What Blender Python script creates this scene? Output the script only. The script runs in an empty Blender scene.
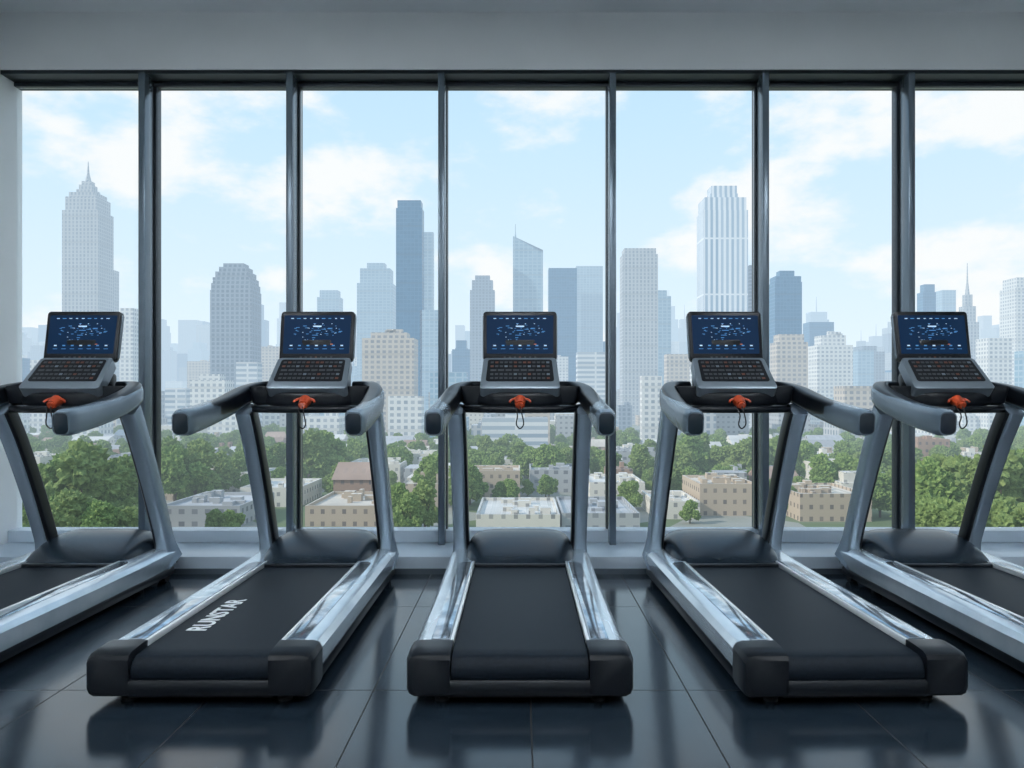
import bpy, bmesh, math, random
from mathutils import Vector, noise
random.seed(7)
scene = bpy.context.scene
scene.view_settings.view_transform = 'Standard'
scene.view_settings.look = 'None'
COL = scene.collection
CAMH = 1.171
F = 794.0

# ------------------------------------------------------------------ materials
def mat(name, color, rough=0.5, metal=0.0, spec=0.5, coat=0.0, emit=None, es=0.0):
    m = bpy.data.materials.new(name); m.use_nodes = True
    b = m.node_tree.nodes['Principled BSDF']
    b.inputs['Base Color'].default_value = (*color, 1)
    b.inputs['Roughness'].default_value = rough
    b.inputs['Metallic'].default_value = metal
    b.inputs['Specular IOR Level'].default_value = spec
    b.inputs['Coat Weight'].default_value = coat
    if emit:
        b.inputs['Emission Color'].default_value = (*emit, 1)
        b.inputs['Emission Strength'].default_value = es
    return m

class NT:
    def __init__(s, m): s.m = m; s.t = m.node_tree; s.n = s.t.nodes; s.l = s.t.links
    def new(s, ty, **k):
        x = s.n.new(ty)
        for a, b in k.items(): setattr(x, a, b)
        return x
    def put(s, v, sock):
        if v is None: return
        if hasattr(v, 'links') or isinstance(v, bpy.types.NodeSocket): s.l.new(v, sock)
        else: sock.default_value = v
    def math(s, op, a, b=None, c=None, clamp=False):
        x = s.new('ShaderNodeMath', operation=op, use_clamp=clamp)
        s.put(a, x.inputs[0]); s.put(b, x.inputs[1]); s.put(c, x.inputs[2])
        return x.outputs[0]
    def mix(s, f, a, b):
        x = s.new('ShaderNodeMix', data_type='RGBA')
        s.put(f, x.inputs[0])
        s.put(a if not isinstance(a, tuple) else (*a, 1)[:4], x.inputs[6])
        s.put(b if not isinstance(b, tuple) else (*b, 1)[:4], x.inputs[7])
        return x.outputs[2]
    def noise(s, vec, scale, detail=4, rough=0.5):
        x = s.new('ShaderNodeTexNoise'); x.inputs['Scale'].default_value = scale
        x.inputs['Detail'].default_value = detail; x.inputs['Roughness'].default_value = rough
        if vec is not None: s.l.new(vec, x.inputs['Vector'])
        return x.outputs[0]
    def ramp(s, f, stops):
        x = s.new('ShaderNodeValToRGB'); e = x.color_ramp.elements
        while len(e) < len(stops): e.new(0.5)
        for i, (p, c) in enumerate(stops): e[i].position = p; e[i].color = (*c, 1)
        s.l.new(f, x.inputs[0]); return x.outputs[0]

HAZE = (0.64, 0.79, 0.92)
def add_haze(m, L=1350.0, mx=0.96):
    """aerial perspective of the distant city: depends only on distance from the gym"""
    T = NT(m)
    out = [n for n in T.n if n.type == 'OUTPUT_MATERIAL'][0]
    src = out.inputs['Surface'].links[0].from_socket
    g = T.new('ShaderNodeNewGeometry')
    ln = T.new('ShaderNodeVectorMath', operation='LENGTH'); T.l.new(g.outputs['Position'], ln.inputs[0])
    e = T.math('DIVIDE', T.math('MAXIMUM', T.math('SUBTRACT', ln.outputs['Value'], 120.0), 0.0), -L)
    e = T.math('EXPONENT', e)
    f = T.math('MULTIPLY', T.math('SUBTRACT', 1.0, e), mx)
    em = T.new('ShaderNodeEmission'); em.inputs[0].default_value = (*HAZE, 1); em.inputs[1].default_value = 1.0  # glowing haze colour mixed into the material, standing in for scattering air
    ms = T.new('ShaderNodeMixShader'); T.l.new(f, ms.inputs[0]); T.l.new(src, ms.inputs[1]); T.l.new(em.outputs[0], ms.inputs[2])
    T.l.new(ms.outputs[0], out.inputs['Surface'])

def facade(name, wall, glass, fh=3.6, cw=3.0, th=0.45, tw=0.4, roof=(0.45, 0.46, 0.47), L=1350.0, grough=0.25):
    m = bpy.data.materials.new(name); m.use_nodes = True
    T = NT(m); b = T.n['Principled BSDF']
    tc = T.new('ShaderNodeTexCoord'); sp = T.new('ShaderNodeSeparateXYZ'); T.l.new(tc.outputs['Object'], sp.inputs[0])
    ge = T.new('ShaderNodeNewGeometry'); sn = T.new('ShaderNodeSeparateXYZ'); T.l.new(ge.outputs['Normal'], sn.inputs[0])
    side = T.math('GREATER_THAN', T.math('ABSOLUTE', sn.outputs[0]), 0.5)
    mx_ = T.new('ShaderNodeMix', data_type='FLOAT'); T.l.new(side, mx_.inputs[0]); T.l.new(sp.outputs[0], mx_.inputs[2]); T.l.new(sp.outputs[1], mx_.inputs[3])
    u = T.math('ADD', mx_.outputs[0], 6000.0)
    z = T.math('ADD', sp.outputs[2], 1000.0)
    rz = T.math('GREATER_THAN', T.math('FRACT', T.math('DIVIDE', z, fh)), th)
    ru = T.math('GREATER_THAN', T.math('FRACT', T.math('DIVIDE', u, cw)), tw)
    k = T.math('MULTIPLY', rz, ru)
    cell = T.new('ShaderNodeTexWhiteNoise', noise_dimensions='2D')
    cx = T.new('ShaderNodeCombineXYZ')
    T.l.new(T.math('FLOOR', T.math('DIVIDE', u, cw)), cx.inputs[0]); T.l.new(T.math('FLOOR', T.math('DIVIDE', z, fh)), cx.inputs[1])
    T.l.new(cx.outputs[0], cell.inputs[0])
    g2 = T.mix(T.math('MULTIPLY', cell.outputs[0], 0.6), glass, tuple(c * 0.6 + w_ * 0.5 for c, w_ in zip(glass, wall)))
    # belt courses every few floors + large-scale weathering
    z6 = T.math('LESS_THAN', T.math('FRACT', T.math('DIVIDE', z, fh * 7)), 0.07)
    nz = T.noise(tc.outputs['Object'], 0.03, 5, 0.6)
    w2 = T.mix(nz, tuple(c * 0.74 for c in wall), tuple(min(1, c * 1.1) for c in wall))
    c = T.mix(k, w2, g2)
    c = T.mix(T.math('MULTIPLY', z6, 0.5), c, tuple(c_ * 0.62 for c_ in wall))
    up = T.math('GREATER_THAN', sn.outputs[2], 0.6)
    rn = T.ramp(T.noise(tc.outputs['Object'], 0.06, 3), [(0.35, tuple(c_ * 0.75 for c_ in roof)), (0.65, tuple(min(1, c_ * 1.15) for c_ in roof))])
    c = T.mix(up, c, rn)
    T.l.new(c, b.inputs['Base Color'])
    T.l.new(T.math('SUBTRACT', 0.8, T.math('MULTIPLY', k, 0.8 - grough)), b.inputs['Roughness'])
    b.inputs['Specular IOR Level'].default_value = 0.3
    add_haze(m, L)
    return m

def mottled(name, stops, scale=1.0, rough=0.5, spec=0.5, bump=0.0, bscale=200, metal=0.0, detail=5):
    m = mat(name, (1, 1, 1), rough, metal, spec); T = NT(m); b = T.n['Principled BSDF']
    tc = T.new('ShaderNodeTexCoord')
    n = T.noise(tc.outputs['Object'], scale, detail)
    T.l.new(T.ramp(n, stops), b.inputs['Base Color'])
    if bump:
        bn = T.noise(tc.outputs['Object'], bscale, 2)
        bp = T.new('ShaderNodeBump'); bp.inputs['Strength'].default_value = bump; bp.inputs['Distance'].default_value = 0.002
        T.l.new(bn, bp.inputs['Height']); T.l.new(bp.outputs[0], b.inputs['Normal'])
    return m

# ------------------------------------------------------------------ mesh helpers
def obj(name, data, parent=None, loc=(0, 0, 0)):
    o = bpy.data.objects.new(name, data); COL.objects.link(o); o.location = loc
    if parent: o.parent = parent
    return o
def empty(name, loc=(0, 0, 0), parent=None):
    o = obj(name, None, parent, loc); o.empty_display_size = 0.2; return o
def finish(bm, name, mats, smooth=True, ang=35):
    bmesh.ops.recalc_face_normals(bm, faces=bm.faces)
    me = bpy.data.meshes.new(name); bm.to_mesh(me); bm.free()
    for m in (mats if isinstance(mats, (list, tuple)) else [mats]): me.materials.append(m)
    if smooth:
        for p in me.polygons: p.use_smooth = True
        me.set_sharp_from_angle(angle=math.radians(ang))
    return me
def add_box(bm, x0, x1, y0, y1, z0, z1, bev=0.0, seg=2, mi=0, M=None):
    vs = [bm.verts.new(p) for p in [(x0,y0,z0),(x1,y0,z0),(x1,y1,z0),(x0,y1,z0),(x0,y0,z1),(x1,y0,z1),(x1,y1,z1),(x0,y1,z1)]]
    fs = [bm.faces.new([vs[i] for i in q]) for q in [(3,2,1,0),(4,5,6,7),(0,1,5,4),(1,2,6,5),(2,3,7,6),(3,0,4,7)]]
    for f in fs: f.material_index = mi
    if bev > 0:
        es = set(e for f in fs for e in f.edges)
        r = bmesh.ops.bevel(bm, geom=list(es), offset=bev, segments=seg, affect='EDGES', profile=0.5, material=mi)
        vs = list(set(v for v in vs if v.is_valid) | set(r['verts']))
    if M is not None:
        for v in vs: v.co = M(v.co)
    return vs
def box_mesh(name, b, m, bev=0.0):
    bm = bmesh.new(); add_box(bm, *b, bev=bev); return finish(bm, name, m)
def loft(bm, secs, closed=True, cap=True, mis=None, mi=0):
    rings = [[bm.verts.new(p) for p in s] for s in secs]
    n = len(secs[0])
    for i in range(len(rings) - 1):
        for j in range(n if closed else n - 1):
            a, b = rings[i], rings[i + 1]
            f = bm.faces.new([a[j], a[(j + 1) % n], b[(j + 1) % n], b[j]])
            f.material_index = mis(i, j) if mis else mi
    if cap:
        f = bm.faces.new(rings[0][::-1]); f.material_index = mis(0, -1) if mis else mi
        f = bm.faces.new(rings[-1]); f.material_index = mis(len(rings) - 2, -1) if mis else mi
    return rings
def rrect(w, h, r, seg=4):
    pts = []
    for cx, cy, a0 in [(w/2-r, h/2-r, 0), (-w/2+r, h/2-r, 90), (-w/2+r, -h/2+r, 180), (w/2-r, -h/2+r, 270)]:
        for k in range(seg + 1):
            a = math.radians(a0 + 90 * k / seg); pts.append((cx + r * math.cos(a), cy + r * math.sin(a)))
    return pts
def catmull(P, n=8):
    P = [Vector(p) for p in P]; Q = [2*P[0]-P[1]] + P + [2*P[-1]-P[-2]]; out = []
    for i in range(1, len(Q) - 2):
        for k in range(n):
            t = k / n; a, b, c, d = Q[i-1], Q[i], Q[i+1], Q[i+2]
            out.append(0.5 * ((2*b) + (c-a)*t + (2*a-5*b+4*c-d)*t*t + (3*b-a-3*c+d)*t**3))
    out.append(P[-1]); return out
def sweep(bm, path, secf, mis=None, mi=0, up=Vector((0, 0, 1))):
    secs = []
    for i, p in enumerate(path):
        t = (path[min(i+1, len(path)-1)] - path[max(i-1, 0)]).normalized()
        s = t.cross(up).normalized(); u = s.cross(t).normalized()
        secs.append([p + s * a + u * b for a, b in secf(i / (len(path) - 1))])
    return loft(bm, secs, mis=mis, mi=mi)
def cyl(bm, c0, c1, r0, r1=None, seg=20, mi=0):
    r1 = r0 if r1 is None else r1
    c0, c1 = Vector(c0), Vector(c1); t = (c1 - c0).normalized()
    a = t.orthogonal().normalized(); b = t.cross(a)
    loft(bm, [[c + (a*math.cos(2*math.pi*k/seg) + b*math.sin(2*math.pi*k/seg)) * r for k in range(seg)] for c, r in ((c0, r0), (c1, r1))], mi=mi)

# ------------------------------------------------------------------ interior materials
M_silver = mottled('treadmill_silver_paint', [(0.3, (0.29, 0.37, 0.45)), (0.7, (0.35, 0.43, 0.52))], 3, rough=0.25, spec=0.7, metal=0.4)
M_arm = mottled('handrail_slate_paint', [(0.3, (0.15, 0.20, 0.25)), (0.7, (0.18, 0.235, 0.29))], 3, rough=0.26, spec=0.6, metal=0.3)
M_rail = mottled('rail_satin_aluminium', [(0.35, (0.60, 0.69, 0.77)), (0.65, (0.72, 0.80, 0.87))], 6, rough=0.22, metal=0.65)
M_strip = mottled('foot_strip_polished', [(0.4, (0.42, 0.48, 0.54)), (0.6, (0.66, 0.72, 0.78))], 9, rough=0.12, metal=0.85, bump=0.2, bscale=22)
M_trim = mat('bright_edge_trim', (0.9, 0.93, 0.95), 0.25, 0.3)
M_black = mottled('black_plastic', [(0.3, (0.004, 0.006, 0.009)), (0.7, (0.007, 0.009, 0.013))], 5, rough=0.30, spec=0.33, bump=0.08, bscale=400)
M_hood = mottled('hood_plastic', [(0.3, (0.008, 0.015, 0.024)), (0.7, (0.012, 0.021, 0.032))], 4, rough=0.26, spec=0.5)
M_belt = mottled('running_belt_rubber', [(0.3, (0.005, 0.009, 0.014)), (0.7, (0.009, 0.014, 0.022))], 60, rough=0.5, spec=0.14, bump=0.2, bscale=900)
M_rubber = mat('rubber', (0.01, 0.01, 0.011), 0.7)
M_panel = mat('console_panel', (0.010, 0.012, 0.015), 0.35, spec=0.25)
M_screen = mat('console_screen_glass', (0.003, 0.008, 0.020), 0.45, spec=0.08, emit=(0.005, 0.022, 0.062), es=0.8)
M_gfxb = mat('display_blue', (0.05, 0.15, 0.35), 0.5, spec=0.1, emit=(0.09, 0.28, 0.52), es=0.6)
M_gfxw = mat('display_white', (0.3, 0.4, 0.5), 0.5, spec=0.1, emit=(0.5, 0.7, 0.9), es=0.7)
M_gfxo = mat('display_orange', (0.5, 0.14, 0.05), 0.5, spec=0.1, emit=(1, 0.3, 0.08), es=0.25)
M_btn = mat('button_grey', (0.06, 0.066, 0.075), 0.45)
M_btn2 = mat('button_rust', (0.16, 0.06, 0.04), 0.45)
M_bsil = mat('console_bezel_grey', (0.20, 0.24, 0.28), 0.32, 0.4)
M_red = mat('safety_key_red', (0.55, 0.07, 0.02), 0.35, coat=0.4)
M_white = mat('white_print', (0.8, 0.83, 0.85), 0.5)

# ------------------------------------------------------------------ treadmill parts (local: x across, y forward to window, z up; y=0 rear)
parts = []
for sx, nm in ((-1, 'left'), (1, 'right')):
    bm = bmesh.new()
    def sec(y, top, out, bot):
        pr = [(0.268, bot), (0.268, top - 0.006), (0.276, top), (0.375, top + 0.002), (0.40, top - 0.006), (out, top - 0.03), (out, top - 0.085), (out - 0.012, bot + 0.015), (out - 0.03, bot)]
        return [(sx * a, y, z) for a, z in pr]
    ys = [(0.12, 0.2, 0.42, 0.065), (0.5, 0.2, 0.42, 0.065), (1.2, 0.2, 0.42, 0.065), (1.65, 0.205, 0.422, 0.07), (1.9, 0.215, 0.425, 0.075), (2.02, 0.212, 0.422, 0.08), (2.08, 0.195, 0.41, 0.09), (2.1, 0.175, 0.395, 0.1)]
    loft(bm, [sec(*a) for a in ys])
    parts.append(('side_rail_' + nm, finish(bm, 'side_rail', M_rail, ang=30)))
    bm = bmesh.new()
    a, b = sorted((sx * 0.282, sx * 0.352)); add_box(bm, a, b, 0.15, 1.6, 0.198, 0.2055, 0.002)
    parts.append(('foot_strip_' + nm, finish(bm, 'foot_strip', M_strip)))
    bm = bmesh.new()
    a, b = sorted((sx * 0.262, sx * 0.274)); add_box(bm, a, b, 0.13, 1.62, 0.18, 0.2065, 0.002)
    parts.append(('edge_trim_' + nm, finish(bm, 'edge_trim', M_trim)))
    bm = bmesh.new()
    a, b = sorted((sx * 0.25, sx * 0.415)); add_box(bm, a, b, 0.1, 2.03, 0.04, 0.09, 0.01)
    parts.append(('side_skirt_' + nm, finish(bm, 'side_skirt', M_black)))
    bm = bmesh.new()
    caps = []
    for y, ins, top, bot in [(-0.03, 0.022, 0.178, 0.05), (-0.02, 0.006, 0.193, 0.04), (0.0, 0.0, 0.202, 0.034), (0.06, 0.0, 0.206, 0.034), (0.125, 0.0, 0.208, 0.034), (0.13, 0.003, 0.204, 0.038)]:
        x0, x1 = 0.262, 0.428 - ins
        caps.append([(sx * x, y, z) for x, z in [(x0, bot), (x0, top), (x1 - 0.035, top), (x1 - 0.012, top - 0.008), (x1, top - 0.028), (x1, bot + 0.03), (x1 - 0.008, bot + 0.01), (x1 - 0.025, bot)]])
    loft(bm, caps)
    parts.append(('rear_end_cap_' + nm, finish(bm, 'rear_cap', M_black, ang=28)))
    bm = bmesh.new()
    cyl(bm, (sx * 0.33, 0.2, 0.0), (sx * 0.33, 0.2, 0.012), 0.034); cyl(bm, (sx * 0.33, 0.2, 0.012), (sx * 0.33, 0.2, 0.06), 0.016)
    cyl(bm, (sx * 0.30, 0.06, 0.0), (sx * 0.30, 0.06, 0.012), 0.028); cyl(bm, (sx * 0.30, 0.06, 0.012), (sx * 0.30, 0.06, 0.05), 0.016)
    cyl(bm, (sx * 0.34, 1.98, 0.045), (sx * 0.39, 1.98, 0.045), 0.045, seg=28)
    cyl(bm, (sx * 0.391, 1.98, 0.045), (sx * 0.395, 1.98, 0.045), 0.018, seg=16)
    cyl(bm, (sx * 0.33, 1.72, 0.0), (sx * 0.33, 1.72, 0.05), 0.03)
    parts.append(('foot_and_wheel_' + nm, finish(bm, 'foot_wheel', M_rubber)))
    bm = bmesh.new()
    path = catmull([(sx * 0.375, 2.02, 0.12), (sx * 0.375, 1.96, 0.3), (sx * 0.372, 1.82, 0.6), (sx * 0.37, 1.66, 0.9), (sx * 0.37, 1.54, 1.09)], 6)
    def ps(t):
        w = 0.074 + 0.03 * max(0, 1 - t * 5) + 0.012 * t; d = 0.11 + 0.10 * max(0, 1 - t * 4) ** 1.5
        return rrect(w, d, 0.016, 3)
    sweep(bm, path, ps, up=Vector((0, -1, 0.001)))
    parts.append(('upright_post_' + nm, finish(bm, 'post', M_silver)))
    bm = bmesh.new()
    sweep(bm, [p + Vector((-sx * 0.016, 0.008, 0.0)) for p in path[3:]], lambda t: rrect(0.082, 0.10, 0.016, 3), up=Vector((0, -1, 0.001)))
    parts.append(('post_inner_liner_' + nm, finish(bm, 'post_liner', M_black)))
    # handrail arm
    bm = bmesh.new()
    ap = catmull([(sx * 0.412, 0.78, 1.035), (sx * 0.412, 1.05, 1.065), (sx * 0.404, 1.34, 1.11), (sx * 0.385, 1.55, 1.16), (sx * 0.33, 1.68, 1.19), (sx * 0.24, 1.72, 1.195)], 7)
    def asec(t):
        k = min(1, t / 0.03); s = 0.84 + 0.16 * math.sqrt(max(0, 1 - (1 - k) ** 2))
        w = (0.098 - 0.025 * t) * s; h = (0.132 - 0.05 * t) * s
        return rrect(w, h, min(w, h) * 0.34, 4)
    sweep(bm, ap, asec)
    parts.append(('handrail_arm_' + nm, finish(bm, 'arm', M_arm)))
    bm = bmesh.new()
    gp = [p + Vector((-sx * 0.012, 0, 0.014)) for p in ap[5:]]
    sweep(bm, gp, lambda t: rrect(0.05 + 0.036 * min(1, t * 3), 0.085 + 0.022 * min(1, t * 3) - 0.02 * t, 0.022, 4))
    parts.append(('handrail_grip_' + nm, finish(bm, 'grip', M_black)))
    bm = bmesh.new()
    d = (ap[1] - ap[0]).normalized()
    sweep(bm, [ap[0] - d * 0.006, ap[0] - d * 0.003, ap[0] + d * 0.004], lambda t: rrect(0.062 + 0.008 * min(1, t * 2), 0.09 + 0.010 * min(1, t * 2), 0.022, 4))
    parts.append(('handrail_end_cap_' + nm, finish(bm, 'arm_cap', M_hood)))
    bm = bmesh.new()
    loft(bm, [[(sx * 0.27 + a, 1.60 + b, z) for a, b in rrect(w, dd, 0.03, 4)] for z, w, dd in [(1.11, 0.09, 0.10), (1.125, 0.12, 0.14), (1.215, 0.15, 0.17), (1.222, 0.145, 0.165), (1.215, 0.13, 0.15), (1.15, 0.1, 0.12)]])
    parts.append(('bottle_holder_' + nm, finish(bm, 'holder', M_black)))

bm = bmesh.new(); add_box(bm, -0.255, 0.255, 0.08, 1.95, 0.075, 0.15, 0.01)
for y in (0.25, 0.9, 1.5): add_box(bm, -0.38, 0.38, y, y + 0.06, 0.045, 0.085, 0.005)
parts.append(('deck_frame', finish(bm, 'deck_frame', M_black)))
bm = bmesh.new()
pr = [(1.63, 0.183), (1.2, 0.183), (0.6, 0.183), (0.1, 0.183)]
R = 0.058
for k in range(1, 13):
    a = math.pi / 2 + math.pi * k / 12; pr.append((0.045 + R * math.cos(a) * 1.1, 0.125 + R * math.sin(a)))
pr += [(0.6, 0.067), (1.63, 0.067)]
loft(bm, [[(x, y, z) for y, z in pr] for x in (-0.258, 0.258)])
parts.append(('running_belt', finish(bm, 'belt', M_belt)))
bm = bmesh.new()
pr = [(-0.022, 0.04), (-0.03, 0.055), (-0.03, 0.088), (-0.022, 0.1), (0.0, 0.1), (0.0, 0.05), (0.14, 0.035), (0.14, 0.025), (0.0, 0.028)]
loft(bm, [[(x, y, z) for y, z in pr] for x in (-0.27, 0.27)])
parts.append(('rear_guard', finish(bm, 'rear_guard', M_black)))
bm = bmesh.new()
secs = []
for y, hw, zt in [(1.57, 0.285, 0.192), (1.585, 0.292, 0.205), (1.64, 0.305, 0.238), (1.72, 0.318, 0.272), (1.82, 0.325, 0.302), (1.93, 0.325, 0.322), (2.03, 0.318, 0.325), (2.09, 0.305, 0.31), (2.12, 0.29, 0.27), (2.125, 0.28, 0.15)]:
    s = []
    for k in range(25):
        a = math.pi * k / 24; ca, sa = math.cos(a), math.sin(a)
        s.append((hw * math.copysign(abs(ca) ** 0.45, ca), y, 0.12 + (zt - 0.12) * abs(sa) ** 0.38))
    secs.append(s)
loft(bm, secs)
parts.append(('motor_hood', finish(bm, 'hood', M_hood, ang=50)))
bm = bmesh.new(); add_box(bm, -0.27, 0.27, 1.555, 1.60, 0.17, 0.2, 0.006)
add_box(bm, -0.36, 0.36, 1.9, 2.11, 0.06, 0.17, 0.02)
parts.append(('hood_front_lip', finish(bm, 'hood_lip', M_black)))
bm = bmesh.new()
cp = catmull([(-0.34, 1.67, 1.18), (-0.24, 1.60, 1.165), (-0.12, 1.545, 1.145), (0, 1.535, 1.14), (0.12, 1.545, 1.145), (0.24, 1.60, 1.165), (0.34, 1.67, 1.18)], 6)
sweep(bm, cp, lambda t: rrect(0.13, 0.10, 0.03, 4))
parts.append(('crossbar', finish(bm, 'crossbar', M_black)))
bm = bmesh.new()
hp = catmull([(-0.36, 1.60, 1.09), (-0.2, 1.47, 1.09), (0, 1.43, 1.09), (0.2, 1.47, 1.09), (0.36, 1.60, 1.09)], 6)
sweep(bm, hp, lambda t: rrect(0.04, 0.04, 0.019, 4))
parts.append(('front_grip_bar', finish(bm, 'front_grip', M_black)))

def frame(o, tilt):
    o = Vector(o); v = Vector((0, math.sin(tilt), math.cos(tilt))); n = Vector((0, -math.cos(tilt), math.sin(tilt)))
    return lambda c: o + Vector((c[0], 0, 0)) + v * c[2] + n * (-c[1])
t1 = math.radians(48)
fk = frame((0, 1.575, 1.288), t1)
bm = bmesh.new()
secs = []
for dpt, g in [(-0.02, -0.012), (-0.014, 0.0), (0.05, 0.0), (0.09, -0.05)]:
    ring = []
    for a, b in rrect(0.44 + g * 2, 0.27 + g * 2, 0.022, 4):
        ring.append(fk((a * (1.0 - b * 0.25), dpt, b)))
    secs.append(ring)
loft(bm, secs)
parts.append(('keypad_housing', finish(bm, 'keypad_housing', M_bsil, ang=40)))
bm = bmesh.new()
loft(bm, [[fk((a * (1.0 - b * 0.25), d, b + 0.014)) for a, b in rrect(0.38, 0.19, 0.015, 4)] for d in (-0.019, -0.023)])
parts.append(('keypad_panel', finish(bm, 'keypad_panel', M_panel)))
bm = bmesh.new()
rr = random.Random(3)
for r in range(5):
    n = 13 if r != 2 else 8
    for c in range(n):
        x = (c - (n - 1) / 2) * (0.35 / n); z = -0.058 + r * 0.035
        mi = rr.choice([0, 0, 0, 0, 0, 2, 1]) if n == 13 else 0
        w = 0.009 if n == 13 else 0.017
        add_box(bm, x - w, x + w, -0.0255, -0.022, z - 0.007, z + 0.007, mi=mi, M=fk)
parts.append(('keypad_buttons', finish(bm, 'keypad_buttons', [M_btn, M_btn2, M_bsil], smooth=False)))
bm = bmesh.new(); add_box(bm, -0.09, 0.09, 1.70, 1.76, 1.2, 1.5, 0.012); add_box(bm, -0.2, 0.2, 1.64, 1.74, 1.14, 1.3, 0.02)
parts.append(('console_mast', finish(bm, 'mast', M_black)))
t2 = math.radians(11)
fs = frame((0, 1.725, 1.518), t2)
KS = 0.06
bm = bmesh.new()
loft(bm, [[fs((a * (1 + b * KS), d, b)) for a, b in rrect(0.435 + g, 0.305 + g, 0.02, 5)] for d, g in [(-0.012, -0.014), (-0.008, 0.0), (0.02, 0.002), (0.035, -0.02), (0.05, -0.08)]])
parts.append(('screen_housing', finish(bm, 'screen_housing', M_black, ang=40)))
bm = bmesh.new()
for s_ in (-1, 1):
    add_box(bm, s_ * 0.2195 - 0.003, s_ * 0.2195 + 0.003, 0.0, 0.022, -0.13, 0.13, 0.001, M=lambda c: fs((c[0] * (1 + c[2] * KS), c[1], c[2])))
parts.append(('screen_edge_trim', finish(bm, 'screen_edge', M_bsil)))
bm = bmesh.new()
loft(bm, [[fs((a * (1 + b * KS), d, b + 0.010)) for a, b in rrect(0.395, 0.235, 0.006, 4)] for d in (-0.0115, -0.0145)])
parts.append(('screen_glass', finish(bm, 'screen_glass', M_screen)))
bm = bmesh.new()
rr = random.Random(11)
def gq(x, z, w, h, mi):
    add_box(bm, x - w/2, x + w/2, -0.0158, -0.0146, z - h/2, z + h/2, mi=mi, M=fs)
for i in range(9): gq(-0.15 + i * 0.037, 0.108, rr.uniform(0.010, 0.024), 0.004, rr.choice([0, 0, 1]))
for i in range(46):
    a = rr.uniform(0, 6.28); r_ = rr.uniform(0.1, 1)
    gq(-0.01 + 0.15 * r_ * math.cos(a), 0.03 + 0.055 * r_ * math.sin(a), rr.uniform(0.004, 0.022), rr.uniform(0.002, 0.004), 0)
for i in range(12): gq(-0.14 + rr.random() * 0.28, -0.025 + rr.random() * 0.11, 0.006, 0.003, 1)
gq(0.0, 0.06, 0.05, 0.008, 1); gq(0.0, 0.035, 0.04, 0.004, 0)
for i in range(7):
    x = -0.15 + i * 0.05; gq(x, -0.058, 0.016, 0.007, 1 if i % 3 == 0 else 0); gq(x, -0.078, 0.026, 0.003, 0)
gq(0.09, -0.05, 0.014, 0.004, 2)
parts.append(('screen_graphics', finish(bm, 'screen_gfx', [M_gfxb, M_gfxw, M_gfxo], smooth=False)))
bm = bmesh.new()
for i in range(-3, 4): add_box(bm, i * 0.03 - 0.006, i * 0.03 + 0.006, -0.0145, -0.012, -0.131, -0.125, mi=0 if i else 1, M=fs)
parts.append(('bezel_buttons', finish(bm, 'bezel_btn', [M_btn, M_btn2], smooth=False)))
bm = bmesh.new()
cyl(bm, (0, 1.405, 1.115), (0, 1.46, 1.14), 0.026, 0.034, 24)
cyl(bm, (0, 1.395, 1.11), (0, 1.405, 1.115), 0.018, 0.020, 20)
ring = [Vector((0.058 * math.cos(a) , 1.43 + 0.02 * math.sin(a), 1.13 + 0.024 * math.sin(a))) for a in [math.pi * k / 12 for k in range(13)]]
sweep(bm, ring, lambda t: rrect(0.012, 0.012, 0.005, 2), up=Vector((0, -1, 0)))
parts.append(('safety_key', finish(bm, 'safety_key', M_red)))
bm = bmesh.new()
cd = catmull([(0.0, 1.40, 1.11), (0.012, 1.385, 1.06), (0.02, 1.39, 1.01), (0.0, 1.40, 0.985), (-0.02, 1.39, 1.01), (-0.014, 1.385, 1.06), (-0.03, 1.42, 1.11)], 6)
sweep(bm, cd, lambda t: rrect(0.007, 0.007, 0.003, 2), up=Vector((0, -1, 0.01)))
parts.append(('safety_cord', finish(bm, 'safety_cord', M_rubber)))

tm = []
for x, yaw in ((-1.205, 0.0), (0.0, 0.0), (1.265, 1.5), (2.45, 0.0), (-2.60, 0.0)):
    e = empty('treadmill', (x, 3.0, 0)); e.rotation_euler = (0, 0, math.radians(yaw)); tm.append(e)
    for n, me in parts: obj(n, me, e)
tcu = bpy.data.curves.new('belt_lettering', 'FONT'); tcu.body = 'RUNSTAR'; tcu.size = 0.115; tcu.extrude = 0.0006; tcu.space_character = 1.0; tcu.offset = 0.0025
tmp = bpy.data.objects.new('tmp_text', tcu); COL.objects.link(tmp)
bpy.context.view_layer.update()
tme = bpy.data.meshes.new_from_object(tmp); bpy.data.objects.remove(tmp)
tme.materials.clear(); tme.materials.append(M_white)
lo = obj('belt_lettering', tme, tm[0], (-0.115, 0.32, 0.1842)); lo.rotation_euler = (0, 0, math.pi / 2)

# ------------------------------------------------------------------ room
M_floor = mat('floor_tiles', (0.05, 0.06, 0.07), 0.22, spec=0.75)
T = NT(M_floor); b = T.n['Principled BSDF']
tc = T.new('ShaderNodeTexCoord'); sp = T.new('ShaderNodeSeparateXYZ'); T.l.new(tc.outputs['Object'], sp.inputs[0])
def grout(c, off, per, w):
    f = T.math('FRACT', T.math('DIVIDE', T.math('ADD', c, off), per))
    return T.math('LESS_THAN', T.math('MULTIPLY', T.math('MINIMUM', f, T.math('SUBTRACT', 1.0, f)), per), w)
g = T.math('MAXIMUM', grout(sp.outputs[0], 62.0 + 0.58, 0.62, 0.003), grout(sp.outputs[1], 100 - 2.71 % 1.24, 1.24, 0.003))
cell = T.new('ShaderNodeTexWhiteNoise', noise_dimensions='2D'); cx = T.new('ShaderNodeCombineXYZ')
T.l.new(T.math('FLOOR', T.math('DIVIDE', T.math('ADD', sp.outputs[0], 62.58), 0.62)), cx.inputs[0])
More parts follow.
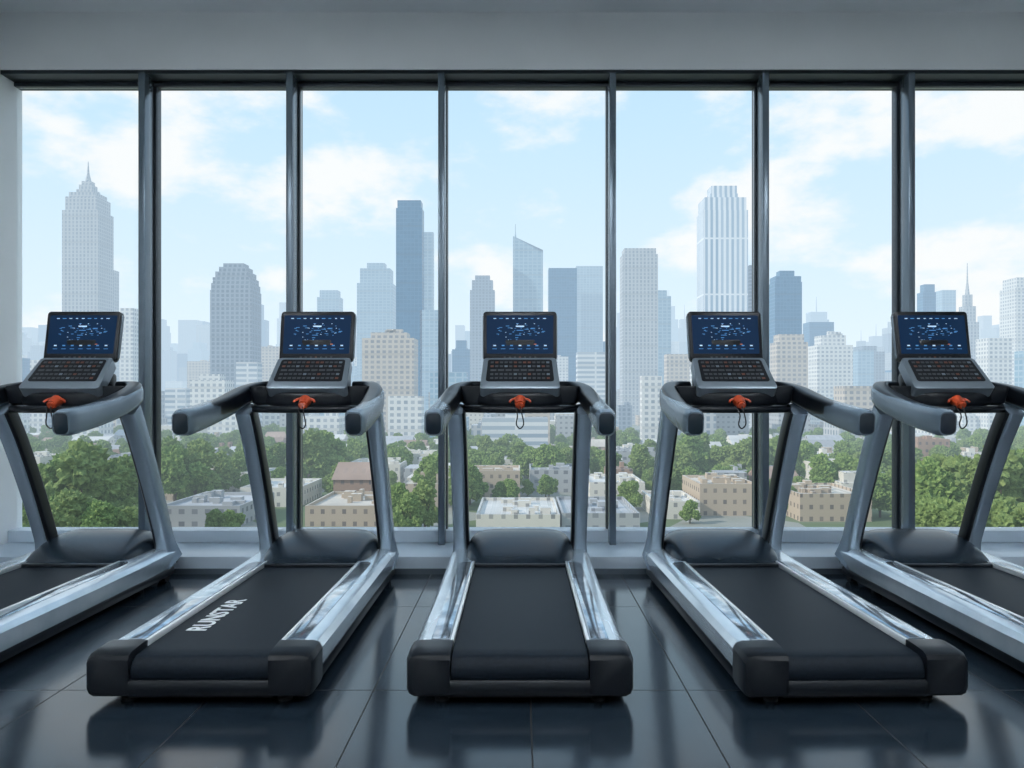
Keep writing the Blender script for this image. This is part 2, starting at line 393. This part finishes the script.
T.l.new(T.math('FLOOR', T.math('DIVIDE', T.math('ADD', sp.outputs[1], 100 - 2.71 % 1.24), 1.24)), cx.inputs[1]); T.l.new(cx.outputs[0], cell.inputs[0])
n1 = T.noise(tc.outputs['Object'], 5, 6, 0.6)
base = T.ramp(n1, [(0.3, (0.009, 0.016, 0.025)), (0.7, (0.015, 0.025, 0.037))])
base = T.mix(T.math('MULTIPLY', cell.outputs[0], 0.3), base, (0.022, 0.034, 0.047))
T.l.new(T.mix(g, base, (0.003, 0.004, 0.005)), b.inputs['Base Color'])
n2 = T.noise(tc.outputs['Object'], 14, 5, 0.6)
T.l.new(T.math('ADD', T.math('MULTIPLY', n2, 0.07), T.math('ADD', 0.11, T.math('MULTIPLY', g, 0.5))), b.inputs['Roughness'])
bp = T.new('ShaderNodeBump'); bp.inputs['Strength'].default_value = 0.25; bp.inputs['Distance'].default_value = 0.002
T.l.new(T.math('SUBTRACT', T.math('MULTIPLY', T.noise(tc.outputs['Object'], 90, 3), 0.06), g), bp.inputs['Height']); T.l.new(bp.outputs[0], b.inputs['Normal'])

M_wall = mottled('wall_paint_grey', [(0.3, (0.74, 0.76, 0.77)), (0.7, (0.78, 0.80, 0.81))], 2, rough=0.7, bump=0.05)
M_wallw = mottled('wall_paint_white', [(0.3, (0.86, 0.88, 0.90)), (0.7, (0.88, 0.90, 0.92))], 2, rough=0.6)
M_ceil = mottled('ceiling_paint', [(0.3, (0.80, 0.82, 0.83)), (0.7, (0.83, 0.85, 0.86))], 2, rough=0.8)
M_frame = mottled('window_frame_anodised', [(0.3, (0.13, 0.17, 0.21)), (0.7, (0.16, 0.20, 0.24))], 3, rough=0.25, metal=0.5)
M_framed = mottled('window_frame_dark', [(0.3, (0.035, 0.045, 0.055)), (0.7, (0.045, 0.056, 0.068))], 3, rough=0.35, metal=0.3)
M_sill = mottled('sill_paint', [(0.3, (0.50, 0.59, 0.68)), (0.7, (0.54, 0.63, 0.72))], 3, rough=0.28)
M_glass = bpy.data.materials.new('window_glass'); M_glass.use_nodes = True
T = NT(M_glass); out = T.n['Material Output']; T.n.remove(T.n['Principled BSDF'])
tr = T.new('ShaderNodeBsdfTransparent'); tr.inputs[0].default_value = (0.98, 0.99, 0.995, 1)
gl = T.new('ShaderNodeBsdfGlossy'); gl.inputs['Roughness'].default_value = 0.25
fr = T.new('ShaderNodeFresnel'); fr.inputs[0].default_value = 1.06
ms = T.new('ShaderNodeMixShader'); T.l.new(fr.outputs[0], ms.inputs[0]); T.l.new(tr.outputs[0], ms.inputs[1]); T.l.new(gl.outputs[0], ms.inputs[2]); T.l.new(ms.outputs[0], out.inputs[0])

XL, XR, YB, YE, ZC = -3.68, 5.0, -3.2, 5.87, 3.86
obj('floor', box_mesh('floor', (XL - 0.2, XR + 0.2, YB - 0.2, YE, -0.3, 0.0), M_floor))
obj('ceiling', box_mesh('ceiling', (XL - 0.2, XR + 0.2, YB - 0.2, YE, ZC, ZC + 0.3), M_ceil))
obj('wall_left', box_mesh('wl', (XL - 0.2, XL, YB - 0.2, YE, 0, ZC), M_wallw))
obj('wall_right', box_mesh('wr', (XR, XR + 0.2, YB - 0.2, YE, 0, ZC), M_wall))
obj('wall_back', box_mesh('wb', (XL, XR, YB - 0.2, YB, 0, ZC), M_wall))
bm = bmesh.new(); add_box(bm, XL, XR, 5.58, YE, 3.475, ZC); add_box(bm, XL, XR, 5.565, 5.58, 3.455, 3.485)
obj('wall_window_header', finish(bm, 'header', M_wall))
obj('trim_header_shadow_gap', box_mesh('gap', (XL, XR, 5.62, YE, 3.445, 3.475), M_framed))
bm = bmesh.new(); add_box(bm, XL, XR, 5.2, YE, 0.0, 0.112, 0.006)
obj('window_sill', finish(bm, 'sill', M_sill))
obj('trim_sill_base', box_mesh('sb', (XL, XR, 5.185, 5.2, 0.0, 0.035), M_frame))
ZB, ZT = 0.112, 3.445
bm = bmesh.new(); add_box(bm, XL, XR, 5.70, 5.86, ZB, ZB + 0.085, 0.004)
obj('trim_window_bottom_rail', finish(bm, 'brail', M_sill))
bm = bmesh.new(); add_box(bm, XL, XR, 5.77, 5.86, ZT - 0.03, ZT, 0.003)
obj('trim_window_top_rail', finish(bm, 'trail', M_framed))
mx = [-2.67, -1.628, -0.555, 0.655, 1.735, 2.765, 3.9]
for x in mx:
    bm = bmesh.new()
    add_box(bm, x - 0.023, x + 0.023, 5.60, 5.72, ZB, ZT, 0.003)
    add_box(bm, x - 0.012, x + 0.012, 5.72, 5.78, ZB + 0.09, ZT, mi=1)
    add_box(bm, x - 0.028, x + 0.028, 5.77, 5.85, ZB + 0.085, ZT - 0.03, 0.003, mi=1)
    obj('window_mullion', finish(bm, 'mullion', [M_frame, M_framed]))
edges = [XL] + mx + [XR]
for i in range(len(edges) - 1):
    a, c = edges[i], edges[i + 1]
    obj('window_%d' % (i + 1), box_mesh('pane', (a + (0.0 if i == 0 else 0.029), c - (0.0 if i == len(edges)-2 else 0.029), 5.80, 5.81, ZB + 0.086, ZT - 0.031), M_glass))

M_fill = mat('fill_light_diffuser', (0.9, 0.9, 0.9), 0.5, emit=(0.90, 0.96, 1.0), es=3.0)
for x in (-2.3, 0.2, 2.7):  # unseen overhead lights, added to brighten the interior and treadmill rails
    for y in (-1.6, 0.6, 2.8):
        e = empty('added_fill_light', (x, y, ZC))
        obj('housing', box_mesh('fill_light_housing', (-0.65, 0.65, -0.17, 0.17, -0.05, 0.0), M_frame), e)
        obj('diffuser', box_mesh('fill_light_diff', (-0.62, 0.62, -0.14, 0.14, -0.058, -0.045), M_fill), e)
        L = bpy.data.lights.new('fill_lamp', 'AREA'); L.shape = 'RECTANGLE'; L.size = 1.2; L.size_y = 0.26; L.energy = 28; L.color = (0.86, 0.94, 1.0)
        lo_ = obj('fill_lamp', L, e, (0, 0, -0.07))

# ------------------------------------------------------------------ city outside
GZ = -32.0
def X(px, D): return (px - 520.0) / F * D
def Z(py, D): return CAMH + (395.0 - py) / F * D
FM = {
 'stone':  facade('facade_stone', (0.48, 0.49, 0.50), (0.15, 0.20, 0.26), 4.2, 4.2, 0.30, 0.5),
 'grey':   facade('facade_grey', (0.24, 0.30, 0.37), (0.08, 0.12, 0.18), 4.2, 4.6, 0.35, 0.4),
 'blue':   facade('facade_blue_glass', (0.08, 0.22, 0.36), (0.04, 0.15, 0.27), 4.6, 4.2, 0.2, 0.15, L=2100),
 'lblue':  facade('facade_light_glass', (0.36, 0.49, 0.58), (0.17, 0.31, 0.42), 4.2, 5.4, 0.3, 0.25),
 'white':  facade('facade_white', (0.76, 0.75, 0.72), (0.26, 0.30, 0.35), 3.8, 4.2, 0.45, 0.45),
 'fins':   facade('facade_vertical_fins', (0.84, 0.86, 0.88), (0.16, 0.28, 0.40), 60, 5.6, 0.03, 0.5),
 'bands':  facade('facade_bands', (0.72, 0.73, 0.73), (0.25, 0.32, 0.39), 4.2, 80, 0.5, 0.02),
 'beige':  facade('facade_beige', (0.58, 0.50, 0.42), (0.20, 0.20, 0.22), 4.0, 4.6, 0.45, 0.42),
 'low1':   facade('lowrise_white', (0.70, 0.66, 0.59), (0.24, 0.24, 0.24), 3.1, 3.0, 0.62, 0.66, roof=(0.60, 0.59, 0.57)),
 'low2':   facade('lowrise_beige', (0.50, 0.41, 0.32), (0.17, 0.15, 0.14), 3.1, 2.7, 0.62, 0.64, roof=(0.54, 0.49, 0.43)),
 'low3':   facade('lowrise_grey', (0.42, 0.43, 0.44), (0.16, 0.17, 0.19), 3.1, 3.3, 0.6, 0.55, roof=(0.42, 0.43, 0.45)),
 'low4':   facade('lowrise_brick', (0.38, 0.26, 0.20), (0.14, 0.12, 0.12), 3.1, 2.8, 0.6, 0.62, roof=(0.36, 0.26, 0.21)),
}
foot = []
def tower(name, px0, px1, D, tiers, m, spire=None, depth=None, wedge=None, extra=None):
    """tiers: list of (fraction of width, top row) bottom to top"""
    d = depth or (px1 - px0) / F * D * 0.6
    if px1 < 520: px1 -= (520 - px1) * d / (D + d)
    elif px0 > 520: px0 += (px0 - 520) * d / (D + d)
    cx = X((px0 + px1) / 2, D); w = (px1 - px0) / F * D
    bm = bmesh.new(); z0 = 0
    for fr_, py in tiers:
        z1 = Z(py, D) - GZ
        vs = add_box(bm, -w * fr_ / 2, w * fr_ / 2, (1 - fr_) * d / 2, d - (1 - fr_) * d / 2, z0, z1)
        z0 = z1
    if wedge:
        for v in vs:
            if abs(v.co.z - z1) < 0.01 and v.co.x > 0: v.co.z -= wedge
    if extra == 'roof':
        rr = random.Random(int(px0 * 7))
        for k in range(3):
            a = rr.uniform(-0.3, 0.15) * w; add_box(bm, a, a + w * 0.18, d * 0.3, d * 0.5, z0, z0 + rr.uniform(2, 5))
    if spire:
        sz = Z(spire[1], D) - GZ; sx = spire[2] * w if len(spire) > 2 else 0
        cyl(bm, (sx, d / 2, z0), (sx, d / 2, z0 + (sz - z0) * 0.35), spire[0] * w, spire[0] * w * 0.45, 10)
        cyl(bm, (sx, d / 2, z0 + (sz - z0) * 0.35), (sx, d / 2, sz), spire[0] * w * 0.4, 0.3, 8)
    o = obj(name, finish(bm, name, FM[m], smooth=False), None, (cx, D, GZ))
    foot.append((cx, D + d / 2, w / 2 + 4, d / 2 + 4)); return o
S = 'skyscraper'
tower(S, 62, 113, 900, [(1.0, 210), (0.88, 196), (0.74, 191), (0.46, 187), (0.36, 182), (0.26, 178)], 'stone', (0.09, 157))
tower('office_building', 100, 119, 980, [(1, 270)], 'stone')
tower('office_building', 120, 138, 700, [(1, 308)], 'white')
tower(S, 210, 261, 760, [(1.0, 290), (0.96, 283), (0.90, 277), (0.8, 271), (0.66, 266), (0.5, 262)], 'grey')
tower('office_building', 190, 234, 560, [(1, 380), (0.6, 374)], 'white')
tower(S, 317, 343, 1200, [(1, 297), (0.8, 290)], 'lblue')
tower(S, 357, 396, 1100, [(1, 283), (0.85, 268), (0.5, 262)], 'lblue')
tower(S, 396, 424, 900, [(1, 208), (0.9, 200)], 'blue')
tower(S, 422, 434, 950, [(1, 232)], 'lblue')
tower('office_building', 362, 418, 620, [(1, 338), (0.7, 332)], 'beige', extra='roof')
tower('office_building', 420, 440, 900, [(1, 310)], 'lblue')
tower(S, 470, 495, 1100, [(1, 290), (0.85, 280), (0.6, 275)], 'grey')
tower(S, 513, 543, 950, [(1, 250), (1.0, 236)], 'lblue', (0.03, 222, -0.42), wedge=20)
tower(S, 548, 577, 1300, [(1, 275), (1, 268)], 'blue')
tower(S, 575, 603, 1350, [(1, 266)], 'lblue')
tower(S, 620, 658, 900, [(1, 254), (0.9, 248)], 'stone')
tower('office_building', 652, 671, 950, [(1, 296), (0.6, 290)], 'lblue')
tower(S, 697, 748, 850, [(1, 210), (0.94, 197), (0.62, 192), (0.58, 184)], 'fins')
tower(S, 769, 802, 1000, [(1, 282), (0.95, 276), (0.55, 270)], 'blue')
tower('office_building', 748, 757, 900, [(1, 265)], 'grey')
tower('office_building', 803, 834, 1500, [(1, 322)], 'blue')
tower('office_building', 808, 853, 760, [(1, 345), (0.7, 335)], 'white', extra='roof')
tower('office_building', 770, 808, 700, [(1, 342), (0.8, 334)], 'beige')
tower('office_building', 853, 874, 1000, [(1, 350)], 'lblue')
tower(S, 917, 938, 1300, [(1, 292), (0.7, 284)], 'blue')
tower(S, 936, 956, 1250, [(1, 290)], 'lblue')
tower(S, 956, 979, 1000, [(1, 322), (0.75, 306), (0.45, 294)], 'stone', (0.14, 262))
tower(S, 1000, 1045, 850, [(1, 287), (0.85, 277)], 'white')
tower('office_building', 976, 1012, 700, [(1, 338)], 'white')
tower('office_building', 664, 692, 800, [(1, 354)], 'beige')
tower('office_building', 576, 612, 700, [(1, 352)], 'bands')
tower('office_building', 482, 548, 430, [(1, 418), (0.3, 412)], 'bands', extra='roof')
tower('office_building', 430, 468, 600, [(1, 372)], 'lblue')
tower('office_building', 388, 424, 480, [(1, 396)], 'white')
tower('office_building', 640, 662, 520, [(1, 376)], 'white')
tower('office_building', 664, 716, 470, [(1, 384)], 'stone')
tower('office_building', 690, 740, 640, [(1, 366)], 'white')
tower('office_building', 834, 880, 560, [(1, 386)], 'beige')
tower('office_building', 236, 262, 640, [(1, 362)], 'bands')
tower('office_building', 262, 286, 560, [(1, 396)], 'white')
tower('office_building', 165, 192, 620, [(1, 388)], 'bands')
tower('office_building', 30, 60, 620, [(1, 360)], 'white')
tower('office_building', 320, 360, 640, [(1, 392)], 'lblue')
tower('office_building', 1015, 1065, 560, [(1, 350)], 'lblue')
tower('office_building', 905, 940, 640, [(1, 380)], 'white')
for px, py, D, m in [(-60, 280, 900, 'grey'), (-140, 320, 800, 'white'), (-230, 260, 1100, 'blue'), (-330, 330, 800, 'stone'), (1100, 300, 900, 'blue'), (1180, 250, 1000, 'fins'), (1290, 320, 900, 'white'), (1400, 290, 1100, 'grey')]:
    tower(S, px - 20, px + 20, D, [(1, py), (0.7, py - 8)], m)

def free(x, y, hw, hd):
    for a, b_, c, d in foot:
        if abs(x - a) < hw + c and abs(y - b_) < hd + d: return False
    return True
def blocks(name, n, Dr, wr, pyr, mats, seed, hmin=7, keep=True, pow_=1.0, setback=0.3, gable=0.0):
    rr = random.Random(seed); bms = {m: bmesh.new() for m in dict.fromkeys(mats)}
    for _ in range(n):
        D = Dr[0] + (Dr[1] - Dr[0]) * rr.random() ** pow_; px = rr.uniform(-420, 1460); x = X(px, D)
        w = rr.uniform(*wr); d = rr.uniform(*wr); py = rr.uniform(*pyr)
        h = max(hmin * rr.uniform(0.8, 1.3), Z(py, D) - GZ)
        if not free(x, D + d / 2, w / 2, d / 2): continue
        if keep: foot.append((x, D + d / 2, w / 2 + 1, d / 2 + 1))
        m = rr.choice(mats); bm = bms[m]
        add_box(bm, x - w/2, x + w/2, D, D + d, 0, h)
        if rr.random() < gable:
            loft(bm, [[(x + s_ * (w/2 + .5), D - 0.6, h), (x + s_ * (w/2 + .5), D + d + .6, h), (x + s_ * (w/2 + .5), D + d/2, h + d * 0.25)] for s_ in (-1, 1)])
            continue
        for k in range(rr.choice([1, 2, 3])):
            a = rr.uniform(-0.45, 0.25) * w; b_ = rr.uniform(0.1, 0.6) * d
            add_box(bm, x + a, x + a + w * rr.uniform(0.1, 0.22), D + b_, D + b_ + d * 0.25, h, h + rr.uniform(1, 3.2))
        if rr.random() < setback:
            s1 = rr.uniform(0.25, 0.4); h2 = h + rr.uniform(0.06, 0.22) * h + 2; add_box(bm, x - w * s1, x + w * s1, D + d * 0.15, D + d * 0.85, h, h2)
            if rr.random() < 0.3: cyl(bm, (x, D + d/2, h2), (x, D + d/2, h2 + h * 0.2), w * 0.03, w * 0.01, 6)
    p = empty(name, (0, 0, GZ))
    for m in bms: obj('blocks_' + m, finish(bms[m], name, FM[m], smooth=False), p)
blocks('midrise_district', 520, (460, 1100), (12, 30), (388, 436), ['white', 'stone', 'beige', 'lblue', 'low3', 'low1', 'low2', 'grey', 'low3'], 5, 10)
blocks('downtown_district', 380, (1000, 2000), (22, 50), (345, 400), ['white', 'stone', 'beige', 'lblue', 'blue', 'grey'], 6, 20)
blocks('distant_skyline', 560, (2000, 4200), (30, 85), (318, 385), ['stone', 'grey', 'lblue', 'blue', 'white'], 9, 30)
def lowrise(px0, px1, D, h, m, d=18, gable=False):
    cx = X((px0 + px1) / 2, D); w = (px1 - px0) / F * D
    bm = bmesh.new(); add_box(bm, -w/2, w/2, 0, d, 0, h)
    if gable:
        rg = [[(-w/2 - .6, -0.8, h), (-w/2 - .6, d + .8, h), (-w/2 - .6, d/2, h + d * 0.22)], [(w/2 + .6, -0.8, h), (w/2 + .6, d + .8, h), (w/2 + .6, d/2, h + d * 0.22)]]
        loft(bm, rg)
    else:
        for a, b_, c, d_ in [(-w/2, w/2, 0, 0.5), (-w/2, w/2, d - 0.5, d), (-w/2, -w/2 + 0.5, 0.5, d - 0.5), (w/2 - 0.5, w/2, 0.5, d - 0.5)]:
            add_box(bm, a, b_, c, d_, h, h + 0.8)
        rr = random.Random(int(px0 + D))
        for k in range(5 + int(w / 3)):
            a = rr.uniform(-w/2 + 2, w/2 - 4); b_ = rr.uniform(2, d - 5); add_box(bm, a, a + rr.uniform(1.0, 3.5), b_, b_ + rr.uniform(1.2, 3), h, h + rr.uniform(0.6, 2.2))
    obj('lowrise_building', finish(bm, 'lowrise', FM[m], smooth=False), None, (cx, D, GZ))
    foot.append((cx, D + d / 2, w / 2 + 1, d / 2 + 1))
for a in [(160, 240, 200, 4.5, 'low3', 28), (150, 205, 250, 7, 'low2', 16, True), (240, 300, 235, 5, 'low1', 26), (305, 392, 200, 4.5, 'low2', 30), (255, 300, 300, 7, 'low4', 18, True), (345, 400, 280, 8, 'low1', 24),
          (385, 440, 330, 8, 'low1', 20), (476, 560, 192, 3.5, 'low1', 32), (470, 520, 256, 8, 'low2', 20), (530, 590, 270, 7, 'low3', 24), (590, 645, 240, 6, 'low1', 26), (562, 640, 194, 3.5, 'low3', 32),
          (612, 660, 330, 9, 'low3', 20), (655, 700, 212, 4, 'low1', 24), (700, 758, 218, 8, 'low2', 24), (712, 750, 330, 9, 'low1', 18), (765, 800, 250, 6, 'low4', 18, True), (800, 872, 208, 6.5, 'low2', 26),
          (820, 870, 280, 8, 'low1', 24), (880, 930, 240, 6, 'low3', 22), (918, 950, 330, 14, 'low4', 18), (0, 40, 300, 9, 'low1', 18), (100, 150, 300, 9, 'low3', 18), (1010, 1080, 260, 9, 'low1', 20), (-90, -20, 230, 9, 'low2', 20), (1120, 1190, 220, 10, 'low1', 20)]:
    lowrise(*a)
blocks('lowrise_neighbourhood', 640, (232, 560), (8, 20), (505, 520), ['low1', 'low2', 'low3', 'low4', 'low1', 'low3'], 21, 6, gable=0.35, setback=0.1)

M_gr = mat('city_ground', (0.3, 0.32, 0.3), 0.9, spec=0.1); T = NT(M_gr); b = T.n['Principled BSDF']
tc = T.new('ShaderNodeTexCoord')
vo = T.new('ShaderNodeTexVoronoi'); vo.inputs['Scale'].default_value = 0.03; T.l.new(tc.outputs['Object'], vo.inputs['Vector'])
sc = T.new('ShaderNodeSeparateColor'); T.l.new(vo.outputs['Color'], sc.inputs[0])
c1 = T.ramp(sc.outputs[0], [(0.0, (0.10, 0.15, 0.06)), (0.40, (0.14, 0.19, 0.09)), (0.45, (0.32, 0.32, 0.31)), (1.0, (0.42, 0.40, 0.38))])
c2 = T.mix(T.math('MULTIPLY', T.noise(tc.outputs['Object'], 0.15, 5), 0.7), c1, (0.18, 0.21, 0.14))
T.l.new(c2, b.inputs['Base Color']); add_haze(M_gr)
obj('city_ground', box_mesh('city_ground', (-6000, 6000, 20, 9000, GZ - 2, GZ), M_gr))

M_leaf = mat('tree_foliage', (0.1, 0.16, 0.05), 0.8, spec=0.15); T = NT(M_leaf); b = T.n['Principled BSDF']
tc = T.new('ShaderNodeTexCoord'); oi = T.new('ShaderNodeObjectInfo')
nn = T.noise(tc.outputs['Object'], 1.3, 7, 0.8)
c1 = T.ramp(nn, [(0.36, (0.04, 0.08, 0.022)), (0.5, (0.13, 0.21, 0.055)), (0.64, (0.33, 0.42, 0.14))])
c2 = T.mix(T.math('MULTIPLY', oi.outputs['Random'], 0.45), c1, (0.18, 0.21, 0.09))
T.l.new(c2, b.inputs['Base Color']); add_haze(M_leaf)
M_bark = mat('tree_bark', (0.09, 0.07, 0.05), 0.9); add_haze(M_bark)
variants = []
for v in range(4):
    rr = random.Random(40 + v); bm = bmesh.new()
    for k in range(18):
        a = rr.uniform(0, 6.28); r_ = rr.uniform(0, 3.9); zz = rr.uniform(3.8, 10.0); r_ *= 1 - max(0, zz - 7.5) * 0.22
        rad = rr.uniform(1.2, 2.2)
        q = bmesh.ops.create_icosphere(bm, subdivisions=4, radius=rad)
        off = Vector((r_ * math.cos(a), r_ * math.sin(a), zz))
        for vt in q['verts']:
            p = vt.co + off; nrm = vt.co.normalized()
            dsp = noise.noise(p * 0.9) * 0.7 + noise.noise(p * 2.3) * 0.8 + noise.noise(p * 5.0) * 0.6
            vt.co = off + nrm * (rad + dsp)
    for f in bm.faces: f.material_index = 0
    cyl(bm, (0, 0, 0), (0, 0, 6.5), 0.35, 0.2, 8, mi=1)
    for k in range(4):
        a = k * 1.6; cyl(bm, (0, 0, 3.5), (2 * math.cos(a), 2 * math.sin(a), 7), 0.16, 0.08, 6, mi=1)
    variants.append(finish(bm, 'tree', [M_leaf, M_bark], smooth=False))
grove = empty('park_trees', (0, 0, GZ))
rr = random.Random(77)
def tree(px, D, h, k=1.0):
    o = obj('tree', rr.choice(variants), grove, (X(px, D), D, -0.2)); s = h / 11.5
    o.scale = (s * k, s * k, s); o.rotation_euler = (0, 0, rr.uniform(0, 6.28))
for px, D, h in [(30, 170, 19), (58, 180, 21), (85, 172, 22), (108, 178, 20), (130, 185, 18), (10, 190, 20), (70, 150, 15), (45, 155, 14), (100, 150, 13), (125, 155, 12), (175, 235, 19), (195, 245, 20), (170, 270, 18), (232, 185, 7), (215, 190, 6),
                 (312, 280, 20), (325, 290, 21), (345, 250, 12), (300, 330, 16), (410, 185, 10), (425, 192, 12), (398, 195, 11), (432, 240, 15), (530, 300, 14), (548, 290, 15), (565, 300, 14), (520, 320, 14), (470, 240, 12), (458, 230, 13),
                 (640, 290, 15), (690, 300, 18), (680, 285, 15), (700, 320, 18), (745, 290, 16), (752, 300, 17), (725, 300, 14), (780, 300, 17), (800, 300, 16), (820, 250, 14), (840, 255, 15), (860, 250, 13), (880, 270, 15),
                 (928, 175, 18), (950, 180, 20), (975, 178, 21), (1000, 175, 21), (1020, 182, 22), (940, 155, 14), (985, 155, 15), (965, 150, 13), (1010, 150, 14), (1045, 175, 20), (1075, 180, 21), (590, 320, 13), (610, 300, 12), (650, 340, 14), (-20, 175, 20), (-60, 190, 21), (690, 205, 6),
                 (220, 260, 14), (240, 275, 15), (262, 290, 15), (280, 300, 15), (355, 330, 15), (375, 340, 15), (398, 300, 14), (485, 340, 15), (500, 350, 15), (630, 230, 9), (668, 250, 12), (770, 225, 9), (790, 220, 8), (880, 215, 12), (895, 220, 13)]:
    tree(px, D, h)
cnt = 0
while cnt < 950:
    D = 235 + 330 * rr.random(); px = rr.uniform(-300, 1340)
    if free(X(px, D), D, 1, 1):
        tree(px, D, rr.uniform(8, 14) * (1 if D > 300 else 0.65)); cnt += 1
    else: cnt += 0.2

# ------------------------------------------------------------------ sky and sun
w = bpy.data.worlds.new('sky'); scene.world = w; w.use_nodes = True
t = w.node_tree; T = NT(type('o', (), {'node_tree': t})())
bg = T.n['Background']
tc = T.new('ShaderNodeTexCoord'); sp = T.new('ShaderNodeSeparateXYZ'); T.l.new(tc.outputs['Generated'], sp.inputs[0])
grad = T.ramp(T.math('MAXIMUM', sp.outputs[2], 0.0), [(0.0, (0.80, 0.89, 0.94)), (0.12, (0.70, 0.84, 0.93)), (0.32, (0.55, 0.76, 0.91)), (0.7, (0.32, 0.57, 0.86))])
mp = T.new('ShaderNodeMapping'); mp.inputs['Scale'].default_value = (1.0, 1.0, 2.0); mp.inputs['Location'].default_value = (0.35, 0.0, 0.1)
T.l.new(tc.outputs['Generated'], mp.inputs[0])
cn = T.noise(mp.outputs[0], 5.5, 8, 0.55)
cf = T.new('ShaderNodeMapRange'); cf.interpolation_type = 'SMOOTHSTEP'
cf.inputs[1].default_value = 0.48; cf.inputs[2].default_value = 0.64; T.l.new(cn, cf.inputs[0])
col = T.mix(T.math('MULTIPLY', cf.outputs[0], 0.9), grad, (0.92, 0.915, 0.90))
T.l.new(col, bg.inputs[0]); bg.inputs[1].default_value = 1.12
sun = bpy.data.lights.new('sun', 'SUN'); sun.energy = 3.2; sun.angle = math.radians(1); sun.color = (1.0, 0.92, 0.81)
so = obj('sun', sun, None, (-20, -20, 60))
so.rotation_euler = Vector((0.95, 0.36, -0.62)).to_track_quat('-Z', 'Y').to_euler()

# ------------------------------------------------------------------ camera
cam = bpy.data.cameras.new('camera'); cam.lens = 36.0 * F / 1024.0; cam.sensor_width = 36; cam.sensor_fit = 'HORIZONTAL'
cam.shift_x = -8 / 1024; cam.shift_y = 11 / 1024; cam.clip_end = 12000; cam.clip_start = 0.05
co = obj('camera', cam, None, (0, 0, CAMH)); co.rotation_euler = (math.pi / 2, 0, 0)
scene.camera = co
